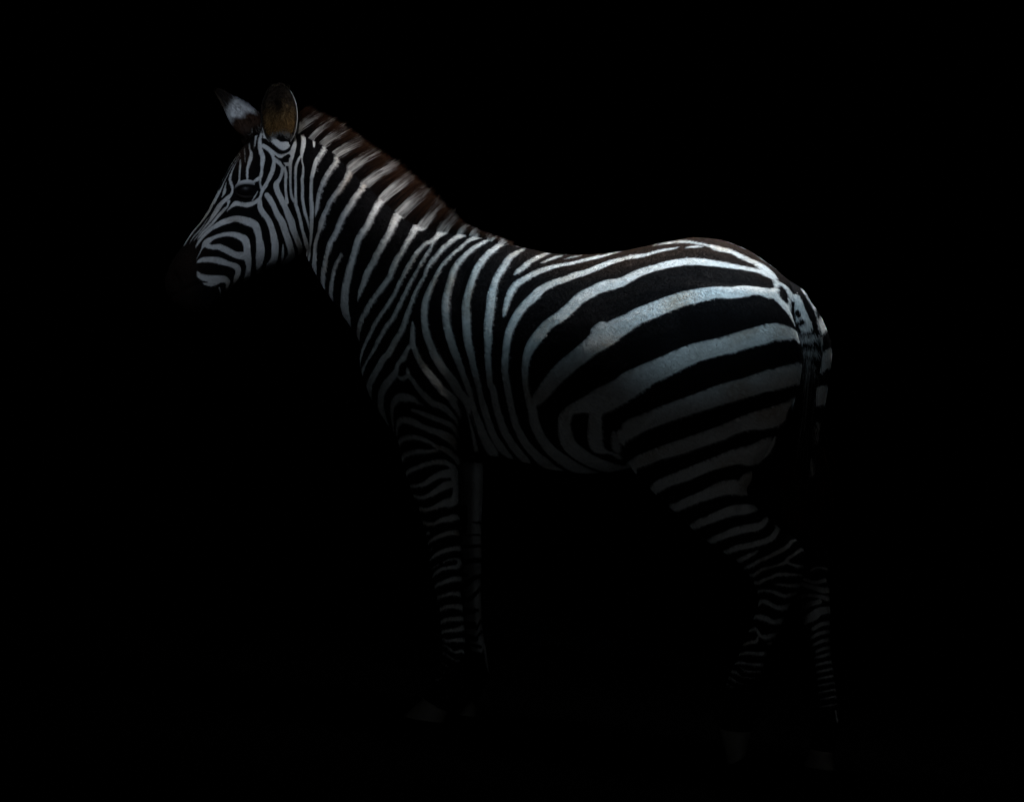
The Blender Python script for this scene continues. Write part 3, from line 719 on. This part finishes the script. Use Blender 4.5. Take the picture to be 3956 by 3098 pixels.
ex_ = rx + (tx - kx) * length + rng.normal(0, 4.5, NM) + clump * 4
ey_ = ry + (ty - ky) * length + rng.normal(0, 3.5, NM)
mx_ = (rx + ex_) / 2 - 5 + rng.normal(0, 3, NM) + clump * 2; my_ = (ry + ey_) / 2 - 7 + rng.normal(0, 3, NM)
white = np.zeros(NM, bool)
edge = kx + rng.normal(0, 1.6, NM)
for a, b2 in BANDS: white |= (edge > a) & (edge < b2)
white &= rng.random(NM) > 0.06
wc = np.array([0.92, 0.90, 0.87]) * (rng.uniform(0.7, 1.05, NM) * (0.42 + 0.6 * tuft))[:, None]
dc = np.array([0.009, 0.006, 0.005]) * rng.uniform(0.6, 1.5, NM)[:, None]
bc = np.array([0.045, 0.020, 0.011]) * (rng.uniform(0.5, 1.1, NM) * (0.55 + 0.9 * tuft))[:, None]
rc = np.where(white[:, None], wc, dc)
start = np.where(white, 0.38 + 0.38 * tuft2 + rng.uniform(-.06, .08, NM), rng.uniform(0.3, 0.7, NM))
mane = strands_mesh('mane', PV(rx, ry, lat), PV(mx_, my_, lat * 1.0), PV(ex_, ey_, lat * 0.75 + rng.normal(0, .003, NM)),
                    rng.uniform(0.0003, 0.0006, NM), rc, (bc, start), zebra)
mane['label'] = 'upright mane in white and dark bands with brown tips'

# ---- ears
def ear(name, outline_axis, halfw, cup_dir, depth, n0, side, colour_fn, lean=0.0):
    """leaf-shaped cupped ear: axis points (px,py,n), half widths (px), cup direction in world; outer shell and inner shell"""
    ax = catmull(outline_axis, 5); hw = catmull([(h, 0.0) for h in halfw], 5)[:, 0]
    nu, nv = len(ax), 19
    cup = np.array(cup_dir, float); cup /= np.linalg.norm(cup)
    axis3 = PV(ax[:, 0], ax[:, 1], ax[:, 2])
    tan = np.gradient(axis3, axis=0); tan /= np.linalg.norm(tan, axis=1, keepdims=True)
    wid = np.cross(tan, cup); wid /= np.linalg.norm(wid, axis=1, keepdims=True)
    nor = np.cross(wid, tan)
    verts, cols = [], []
    for shell in (0, 1):
        for i in range(nu):
            for j in range(nv):
                a = -1 + 2 * j / (nv - 1)
                ang = a * 1.25
                h = hw[i] * S
                p = axis3[i] + wid[i] * h * math.sin(ang) / math.sin(1.25) - nor[i] * depth * (hw[i] / max(hw)) * (math.cos(ang) - math.cos(1.25))
                if shell == 1:
                    p = p - nor[i] * 0.0055 * (1 - abs(a) ** 6) + wid[i] * 0.003 * a
                verts.append(tuple(p)); cols.append(colour_fn(shell, i / (nu - 1), a))
    faces = []
    def idx(sh, i, j): return sh * nu * nv + i * nv + j
    for i in range(nu - 1):
        for j in range(nv - 1):
            faces.append((idx(0, i, j), idx(0, i, j + 1), idx(0, i + 1, j + 1), idx(0, i + 1, j)))
            faces.append((idx(1, i, j), idx(1, i + 1, j), idx(1, i + 1, j + 1), idx(1, i, j + 1)))
    for i in range(nu - 1):
        for j in (0, nv - 1):
            faces.append((idx(0, i, j), idx(0, i + 1, j), idx(1, i + 1, j), idx(1, i, j)))
    for j in range(nv - 1):
        for i in (0, nu - 1):
            faces.append((idx(0, i, j), idx(0, i, j + 1), idx(1, i, j + 1), idx(1, i, j)))
    me = bpy.data.meshes.new(name); me.from_pydata(verts, [], faces)
    bm = bmesh.new(); bm.from_mesh(me); bmesh.ops.recalc_face_normals(bm, faces=bm.faces); bm.to_mesh(me); bm.free()
    at = me.attributes.new('coat_color', 'FLOAT_COLOR', 'POINT')
    at.data.foreach_set('color', np.array([c + (1.0,) for c in cols], np.float32).ravel())
    o = link(name, me, zebra, [M_HAIR])
    return o, axis3, wid, nor, hw

W_, D_, B_ = (0.55, 0.53, 0.50), (0.012, 0.009, 0.008), (0.05, 0.026, 0.016)
def mixc(a, b2, t): return tuple(a[k] * (1 - t) + b2[k] * t for k in range(3))
def near_ear_col(shell, t, a):
    if shell == 0:                                          # hollow: brown hair, darker towards tip and rim, white at the foot
        c = mixc((0.22, 0.135, 0.055), (0.075, 0.056, 0.041), min(1, abs(a) ** 2 * 0.7 + max(0, t - 0.35)))
        deep = math.exp(-((a + 0.12) / 0.17) ** 2 - ((t - 0.53) / 0.12) ** 2)  # shade deep in the ear hollow, painted into its colour
        c = mixc(c, (0.006, 0.004, 0.003), deep)
        if t < 0.20: c = mixc(W_, c, max(0.0, (t - 0.06) / 0.14))
        if abs(a) > 0.93: c = (0.012, 0.010, 0.009)
        return c
    return W_ if (0.1 < t < 0.75 and a > 0.2) or t < 0.3 else D_
def far_ear_col(shell, t, a):
    e = 0.06 * a + 0.03 * math.sin(9 * a + 2)
    w1 = min(1, max(0, (t - 0.35 - e) / 0.10)); w2 = min(1, max(0, (t - 0.70 + 0.05 * a) / 0.07))
    c = mixc(mixc(D_, B_, min(1, t / 0.25)), (0.72, 0.71, 0.70), w1)
    return mixc(c, (0.035, 0.027, 0.022) if abs(a) < 0.75 else (0.16, 0.12, 0.09), w2)
near_ear, nax, nwid, nnor, nhw = ear('ear', [(1080, 556, .062), (1076, 520, .072), (1074, 470, .078), (1073, 415, .080), (1070, 370, .080), (1065, 338, .079), (1062, 322, .078)],
                [28, 54, 67, 67, 55, 34, 9], (-0.10, -1.0, 0.12), 0.050, .06, 1, near_ear_col)
near_ear['label'] = 'near ear turned to the viewer, tan hollow with a dark rim'
far_ear, fax, fwid, fnor, fhw = ear('ear', [(985, 520, -.050), (958, 482, -.060), (930, 448, -.066), (900, 415, -.070), (865, 380, -.072), (818, 336, -.072)],
               [50, 62, 60, 47, 26, 3], (-0.62, 0.75, 0.1), 0.030, -.06, -1, far_ear_col)
far_ear['label'] = 'far ear pointing forward, white back with dark tip and brown base'

# hair inside the near ear and along its rim
NE = 3600
ti = rng.uniform(0.05, 0.95, NE); aj = rng.uniform(-0.97, 0.97, NE)
fi = ti * (len(nax) - 1); i0 = np.clip(fi.astype(int), 0, len(nax) - 2); fr = (fi - i0)[:, None]
axp = nax[i0] * (1 - fr) + nax[i0 + 1] * fr; hwv = (nhw[i0] * (1 - fr[:, 0]) + nhw[i0 + 1] * fr[:, 0])
ang = aj * 1.25
root = axp + nwid[i0] * (hwv * S * np.sin(ang) / math.sin(1.25))[:, None] - nnor[i0] * (0.050 * hwv / max(nhw) * (np.cos(ang) - math.cos(1.25)))[:, None]
out = nwid[i0] * (-np.sign(aj) * 0.35 * np.abs(aj))[:, None] + nnor[i0] * 0.5 + np.array([0, 0, 0.5]) + rng.normal(0, 0.35, (NE, 3))
out /= np.linalg.norm(out, axis=1, keepdims=True)
ln = (rng.uniform(0.008, 0.019, NE) * np.where((ti > 0.8) | (np.abs(aj) > 0.8), 0.45, 1.0))[:, None]
tn_ = np.clip((ti - 0.28) / 0.3, 0, 1)[:, None]
rcE = (np.array([0.42, 0.25, 0.095]) * (1 - tn_) + np.array([0.13, 0.097, 0.072]) * tn_) * 1.3 * rng.uniform(0.15, 1.35, NE)[:, None]
deepE = np.exp(-((aj + 0.12) / 0.20) ** 2 - ((ti - 0.53) / 0.12) ** 2)  # same painted shade, darkening the hairs deep in the hollow
rcE = rcE * (1 - 0.97 * deepE)[:, None]
rcE = np.where((ti < 0.14)[:, None], np.array([0.5, 0.48, 0.45]) * rng.uniform(0.6, 1.1, NE)[:, None], rcE)
rcE = np.where((np.abs(aj) > 0.86)[:, None], np.array([0.035, 0.028, 0.022]) * rng.uniform(0.5, 1.5, NE)[:, None], rcE)
tipE = (rcE * 1.1, np.full(NE, 0.7))
strands_mesh('ear_hair', root, root + out * ln * 0.5 + rng.normal(0, .002, (NE, 3)), root + out * ln + np.array([0, 0, 0.003]), rng.uniform(.0004, .0008, NE), rcE, tipE, near_ear)

NB = 1800
ti = rng.uniform(0.02, 0.98, NB); aj = rng.uniform(-1, 1, NB)
fi = ti * (len(fax) - 1); i0 = np.clip(fi.astype(int), 0, len(fax) - 2); fr = (fi - i0)[:, None]
axp = fax[i0] * (1 - fr) + fax[i0 + 1] * fr; hwv = fhw[i0] * (1 - fr[:, 0]) + fhw[i0 + 1] * fr[:, 0]
ang = aj * 1.25
root = axp + fwid[i0] * (hwv * S * np.sin(ang) / math.sin(1.25) + 0.003 * aj)[:, None] - fnor[i0] * (0.030 * hwv / max(fhw) * (np.cos(ang) - math.cos(1.25)) + 0.005)[:, None]
ftan = np.gradient(fax, axis=0); ftan /= np.linalg.norm(ftan, axis=1, keepdims=True)
out = ftan[i0] * 1.0 - fnor[i0] * 0.25 + rng.normal(0, 0.22, (NB, 3))
ln = rng.uniform(0.005, 0.011, NB)[:, None]
fcE = np.array([far_ear_col(1, float(np.clip(t_ + rng.normal(0, .02), 0, 1)), float(a2)) for t_, a2 in zip(ti, aj)]) * rng.uniform(.65, 1.2, NB)[:, None]
strands_mesh('ear_hair', root, root + out * ln * .5, root + out * ln, rng.uniform(.0003, .0005, NB), fcE, (fcE * .9, np.full(NB, .7)), far_ear)

# ---- forelock and the wisps between the ears
NF = 420
fx = rng.uniform(930, 1015, NF); fy = np.interp(fx, [930, 970, 1015], [545, 515, 505]) + rng.normal(0, 4, NF)
la = rng.normal(-0.01, 0.018, NF)
wt = rng.random(NF) < np.where(fx > 980, 0.35, 0.04)
lx = rng.normal(4, 13, NF); ly = -rng.uniform(8, 44, NF) * rng.uniform(.5, 1, NF)
rc = np.where(wt[:, None], np.array([[0.5, 0.48, 0.45]]), np.array([[0.016, 0.009, 0.006]])) * rng.uniform(0.6, 1.2, NF)[:, None]
strands_mesh('forelock', PV(fx, fy, la), PV(fx + lx * .6 + 2, fy + ly * .55, la), PV(fx + lx, fy + ly, la), rng.uniform(.0004, .0007, NF), rc, (rc * 0.7, np.full(NF, .6)), zebra)['kind'] = 'stuff'

# ---- eyes
def eye(px, py, near):
    hit, nr = on_skin(px, py, near)
    sgn = 1 if near else -1
    me = bpy.data.meshes.new('eye'); bm = bmesh.new()
    bmesh.ops.create_uvsphere(bm, u_segments=28, v_segments=18, radius=0.026)
    c = hit - Vector((0, -sgn, 0)) * 0.017
    for v in bm.verts: v.co = Vector((v.co.x * 1.2, v.co.y * 0.9, v.co.z * 0.9)) + c
    bm.to_mesh(me); bm.free()
    o = link('eye', me, zebra, [M_EYE])
    for name, a0, a1, thick, cc in (('upper_eyelid', 8, 172, 0.0068, (0.50, 0.49, 0.48)), ('lower_eyelid', 188, 352, 0.0042, (0.014, 0.011, 0.010))):
        verts, faces, cols = [], [], []
        ns, nr_ = 26, 10
        for i in range(ns + 1):
            a = math.radians(a0 + (a1 - a0) * i / ns)
            u = math.sin(math.pi * i / ns)
            th = thick * (0.35 + 0.65 * u)
            ctr = Vector((math.cos(a) * 0.0335, 0, math.sin(a) * (0.0218 if a1 < 180 else 0.018)))
            ctr.y = -sgn * (0.0045 + 0.003 * u - 0.07 * abs(math.cos(a)) * 0.06)
            rad = Vector((math.cos(a), 0, math.sin(a)))
            tiltz = Vector((0, 0, -0.0006 * math.cos(a)))
            for j in range(nr_):
                b2 = 2 * math.pi * j / nr_
                p = c + Vector((0, -sgn, 0)) * 0.0165 + ctr + tiltz + rad * th * math.cos(b2) + Vector((0, -sgn, 0)) * th * 0.8 * math.sin(b2)
                verts.append(p)
                lit = max(0.0, math.cos(b2 - 0.5))
                cols.append(tuple(x * (0.08 + 0.92 * u) for x in cc) + (1.0,))
        for i in range(ns):
            for j in range(nr_):
                faces.append((i * nr_ + j, i * nr_ + (j + 1) % nr_, (i + 1) * nr_ + (j + 1) % nr_, (i + 1) * nr_ + j))
        m2 = bpy.data.meshes.new(name); m2.from_pydata([tuple(v) for v in verts], [], faces)
        bm = bmesh.new(); bm.from_mesh(m2); bmesh.ops.holes_fill(bm, edges=[e_ for e_ in bm.edges if e_.is_boundary]); bmesh.ops.recalc_face_normals(bm, faces=bm.faces); bm.to_mesh(m2); bm.free()
        at = m2.attributes.new('coat_color', 'FLOAT_COLOR', 'POINT'); at.data.foreach_set('color', np.array(cols, np.float32).ravel())
        link(name, m2, o, [M_HAIR])
    if near:
        NL = 60
        aa = np.radians(rng.uniform(25, 150, NL))
        r0 = np.stack([c.x + np.cos(aa) * 0.030, np.full(NL, c.y - 0.022), c.z + np.sin(aa) * 0.0165], -1)
        dd = np.stack([np.cos(aa) * 0.5 - 0.2, np.full(NL, -0.8), -0.25 + 0.1 * rng.random(NL)], -1) * rng.uniform(0.008, 0.016, NL)[:, None]
        k_ = np.full((NL, 3), 0.008)
        strands_mesh('eyelashes', r0, r0 + dd * 0.5, r0 + dd + np.array([0, 0, -0.004]), np.full(NL, .0003), k_, (k_, np.full(NL, .9)), o)
    return o
eye(951, 732, True)
e2x = 951 + 2 * 0.09 * SN / S
eye(e2x, 732, False)

# ---- hooves
def hoof(fx, fy, bx_, by_, n_, w_, toe, heel, tilt_label=None):
    """coronet front/back points, sole toe/heel px; the sole is put on the ground"""
    def gpy(px):
        x, y, _ = P(px, 0, n_); return ZG - (ground_z(x, y)) / S
    toe_y = toe[1] if toe[1] is not None else gpy(toe[0])
    heel_y = heel[1] if heel[1] is not None else gpy(heel[0])
    st = [(fx - 1, fy - 10, bx_ + 1, by_ - 8, n_, w_ * 0.98), (fx - 3, fy, bx_ + 2, by_, n_, w_ * 1.08),
          ((fx * .6 + toe[0] * .4), fy * .6 + toe_y * .4, bx_ * .6 + heel[0] * .4, by_ * .6 + heel_y * .4, n_, w_ * 1.14),
          ((fx * .25 + toe[0] * .75), fy * .25 + toe_y * .75, bx_ * .25 + heel[0] * .75, by_ * .25 + heel_y * .75, n_, w_ * 1.22),
          (toe[0], toe_y, heel[0], heel_y, n_, w_ * 1.28)]
    v, f = loft(st, 0.0, 0.9, seg=24, sub=3, cap=False)
    me = bpy.data.meshes.new('hoof'); me.from_pydata(v, [], f)
    bm = bmesh.new(); bm.from_mesh(me); bmesh.ops.recalc_face_normals(bm, faces=bm.faces); bm.to_mesh(me); bm.free()
    o = link('hoof', me, zebra, [M_HOOF])
    # sole edge stays crisp
    me.polygons[len(me.polygons) - 1].use_smooth = False
    return o
hoof(1630, 2702, 1728, 2752, .105, .037, (1560, None), (1718, None))
hoof(1746, 2684, 1838, 2736, -.11, .036, (1724, None), (1842, None))
rest = hoof(2782, 2815, 2898, 2822, .10, .037, (2806, None), (2882, 2898))
rest['label'] = 'near hind hoof resting on its toe'
hoof(3130, 2900, 3224, 2912, -.11, .037, (3106, None), (3234, None))

# ---- tail
TAILST = [(2985, 1105, 3030, 1080, 0.0, .024), (3020, 1135, 3072, 1104, 0.0, .030), (3040, 1170, 3108, 1135, .004, .034), (3050, 1218, 3134, 1192, .008, .034), (3063, 1272, 3156, 1252, .01, .034),
          (3080, 1330, 3166, 1315, .01, .033), (3092, 1400, 3160, 1395, .008, .029), (3092, 1470, 3145, 1470, .004, .024), (3088, 1550, 3126, 1550, .0, .018)]
v, f = loft(TAILST, 0.0, 1.0, seg=26, sub=8)
tme = bpy.data.meshes.new('tail'); tme.from_pydata(v, [], f)
bm = bmesh.new(); bm.from_mesh(tme); bmesh.ops.recalc_face_normals(bm, faces=bm.faces)
bmesh.ops.subdivide_edges(bm, edges=bm.edges[:], cuts=1, use_grid_fill=True); bm.to_mesh(tme); bm.free()
tco = get_co(tme)
tq = np.stack([CX + tco[:, 0] / S, ZG - tco[:, 2] / S], 1)
at = tme.attributes.new('stripe', 'FLOAT', 'POINT'); at.data.foreach_set('value', coat_distance(TAIL_S, tq).astype(np.float32))
at = tme.attributes.new('brown', 'FLOAT', 'POINT'); at.data.foreach_set('value', np.zeros(len(tco), np.float32))
tail = link('tail', tme, zebra, [M_COAT])
NT = 5200
uu = rng.uniform(0.15, 1, NT)
rpx = np.interp(uu, [0, .25, .6, 1], [3116, 3120, 3114, 3104]) + rng.normal(0, 11, NT)
rpy = np.interp(uu, [0, 1], [1270, 1560]) + rng.normal(0, 10, NT)
rn = .008 + rng.normal(0, .013, NT)
lenp = np.interp(uu, [0, .4, .7, 1], [60, 190, 420, 520]) * rng.uniform(.6, 1.08, NT)
txp = rpx + np.interp(uu, [0, .4, 1], [12, -14, -62]) * rng.uniform(.4, 1.3, NT) + rng.normal(0, 11, NT) + np.where((uu > .85) & (rng.random(NT) < .06), 120, 0)
tyw = rpy + lenp
tn = rn - .01 + rng.normal(0, .016, NT)
dd_ = coat_distance(TAIL_S, np.stack([rpx, rpy], 1))
wt = (dd_ < 0) & (uu < 0.75)
rc = np.where(wt[:, None], np.array([[0.5, 0.49, 0.47]]), np.array([[0.010, 0.008, 0.007]])) * rng.uniform(.6, 1.2, NT)[:, None]
tc_ = np.where((uu > .8)[:, None], np.array([[0.09, 0.045, 0.02]]), rc * .5)
strands_mesh('tail_tuft', PV(rpx, rpy, rn), PV((rpx + txp) / 2 + 8, (rpy + tyw) / 2, (rn + tn) / 2), PV(txp, tyw, tn), rng.uniform(.0004, .0008, NT), rc, (tc_, np.where(uu > .8, .7, .4)), tail)

# ---- short body fur: one hair every few millimetres, coloured by the stripe it grows from
body_me.calc_loop_triangles()
tri = np.empty(len(body_me.loop_triangles) * 3, np.int32); body_me.loop_triangles.foreach_get('vertices', tri); tri = tri.reshape(-1, 3)
vn = np.empty(len(co) * 3); body_me.vertex_normals.foreach_get('vector', vn); vn = vn.reshape(-1, 3)
a_, b_, c_ = co[tri[:, 0]], co[tri[:, 1]], co[tri[:, 2]]
ar = 0.5 * np.linalg.norm(np.cross(b_ - a_, c_ - a_), axis=1)
cen = (a_ + b_ + c_) / 3
xl, nl, pyc = local(cen)
fine = (cen[:, 0] < hx) & (cen[:, 2] > hz)
wgt = ar * np.where(fine, 1.9, 1.0) * np.where(nl < -0.03, 0.35, 1.0)
NFUR = 600000
pick = np.searchsorted(np.cumsum(wgt) / wgt.sum(), rng.random(NFUR)); pick = np.clip(pick, 0, len(tri) - 1)
r1, r2 = np.sqrt(rng.random(NFUR)), rng.random(NFUR)
w0, w1, w2 = (1 - r1)[:, None], (r1 * (1 - r2))[:, None], (r1 * r2)[:, None]
rp = a_[pick] * w0 + b_[pick] * w1 + c_[pick] * w2
rnm = vn[tri[pick, 0]] * w0 + vn[tri[pick, 1]] * w1 + vn[tri[pick, 2]] * w2
rnm /= np.linalg.norm(rnm, axis=1, keepdims=True)
fsd, fbr = coat(rp)
xl, nl, pyc = local(rp)
pxd = CX + rp[:, 0] / S
axial = np.array([CS, -SN, 0.0]); zup = np.array([0, 0, 1.0])
is_head = (pxd < 1215) & (pyc < 1240)
is_leg = pyc > 1780
fa = np.where(is_head, -0.35, np.where(is_leg, 0.1, 0.8)); fz = np.where(is_head, -0.9, np.where(is_leg, -1.0, -0.45))
flow = fa[:, None] * axial + fz[:, None] * zup + rng.normal(0, 0.22, (NFUR, 3))
flow -= rnm * np.sum(flow * rnm, axis=1, keepdims=True)
flow /= np.linalg.norm(flow, axis=1, keepdims=True) + 1e-9
ln = np.where(is_head, 0.0028, np.where(is_leg, 0.0055, 0.0085)) * rng.uniform(.7, 1.25, NFUR)
p0 = rp - rnm * 0.0004
p1 = rp + flow * (ln * .5)[:, None] + rnm * (ln * .24)[:, None]
p2 = rp + flow * ln[:, None] + rnm * (ln * .30 * rng.uniform(.6, 1.4, NFUR))[:, None]
fsd = fsd + rng.normal(0, 1.2, NFUR)
isw = fsd < 0
wcol = np.array(WHITE) * rng.uniform(.58, 1.18, NFUR)[:, None]
tone = np.sin(rp[:, 0] * 23 + 1.7 * np.sin(rp[:, 2] * 19)) + np.sin(rp[:, 2] * 31 + rp[:, 0] * 11 + 2) + 0.7 * np.sin(rp[:, 0] * 57 - rp[:, 2] * 44)
tone = np.clip((tone - 0.5) / 1.6, 0, 1)[:, None]
wcol = wcol * (1 - tone) + wcol * np.array([0.78, 0.69, 0.60]) * tone
dcol = (np.array(DARK) * (1 - fbr)[:, None] + np.array(BROWN) * fbr[:, None]) * rng.uniform(.5, 1.6, NFUR)[:, None]
fc = np.where(isw[:, None], wcol, dcol)
def fur_object(name, P3, colr, rad, parent):
    n_ = len(colr)
    cu = bpy.data.hair_curves.new(name)
    cu.add_curves([3] * n_)
    cu.points.foreach_set('position', P3.astype(np.float32).ravel())
    ra = cu.attributes.get('radius') or cu.attributes.new('radius', 'FLOAT', 'POINT')
    ra.data.foreach_set('value', np.tile(np.array(rad, np.float32), n_))
    ca = cu.attributes.new('coat_color', 'FLOAT_COLOR', 'CURVE')
    ca.data.foreach_set('color', np.concatenate([colr, np.ones((n_, 1))], 1).astype(np.float32).ravel())
    cu.materials.append(M_HAIR)
    o = link(name, cu, parent)
    o['kind'] = 'stuff'
    return o
fur_object('fur', np.stack([p0, p1, p2], 1), fc, (0.0003, 0.00025, 0.00007), zebra)
# and on the dock of the tail, longer and coarser
tme.calc_loop_triangles()
tri = np.empty(len(tme.loop_triangles) * 3, np.int32); tme.loop_triangles.foreach_get('vertices', tri); tri = tri.reshape(-1, 3)
a_, b_, c_ = tco[tri[:, 0]], tco[tri[:, 1]], tco[tri[:, 2]]
cr = np.cross(b_ - a_, c_ - a_); ar = np.linalg.norm(cr, axis=1)
n_ = 14000
pick = np.clip(np.searchsorted(np.cumsum(ar) / ar.sum(), rng.random(n_)), 0, len(tri) - 1)
r1, r2 = np.sqrt(rng.random(n_))[:, None], rng.random(n_)[:, None]
rp = a_[pick] * (1 - r1) + b_[pick] * r1 * (1 - r2) + c_[pick] * r1 * r2
nm_ = cr[pick] / (ar[pick][:, None] + 1e-12)
fl = np.array([0.25, 0, -1.0]) + rng.normal(0, .22, (n_, 3)); fl -= nm_ * np.sum(fl * nm_, 1, keepdims=True)
row = ZG - rp[:, 2] / S
ln = (rng.uniform(.005, .010, n_) * (np.clip((row - 1060) / 160, 0.4, 1.3) + np.clip((row - 1270) / 60, 0, 1)))[:, None]
ts = coat_distance(TAIL_S, np.stack([CX + rp[:, 0] / S, ZG - rp[:, 2] / S + 2], 1)) + rng.normal(0, 1, n_) * np.where(row > 1270, 5.0, 2.0)
tcl = np.where((ts < 0)[:, None], np.array(WHITE) * 0.9, np.array(DARK)) * rng.uniform(.5, 1.15, n_)[:, None]
fur_object('tail_fur', np.stack([rp, rp + fl * ln * .5 + nm_ * ln * .2, rp + fl * ln + nm_ * ln * .22], 1), tcl, (0.0004, 0.00035, 0.0001), tail)
scene.render.hair_type = 'STRIP'
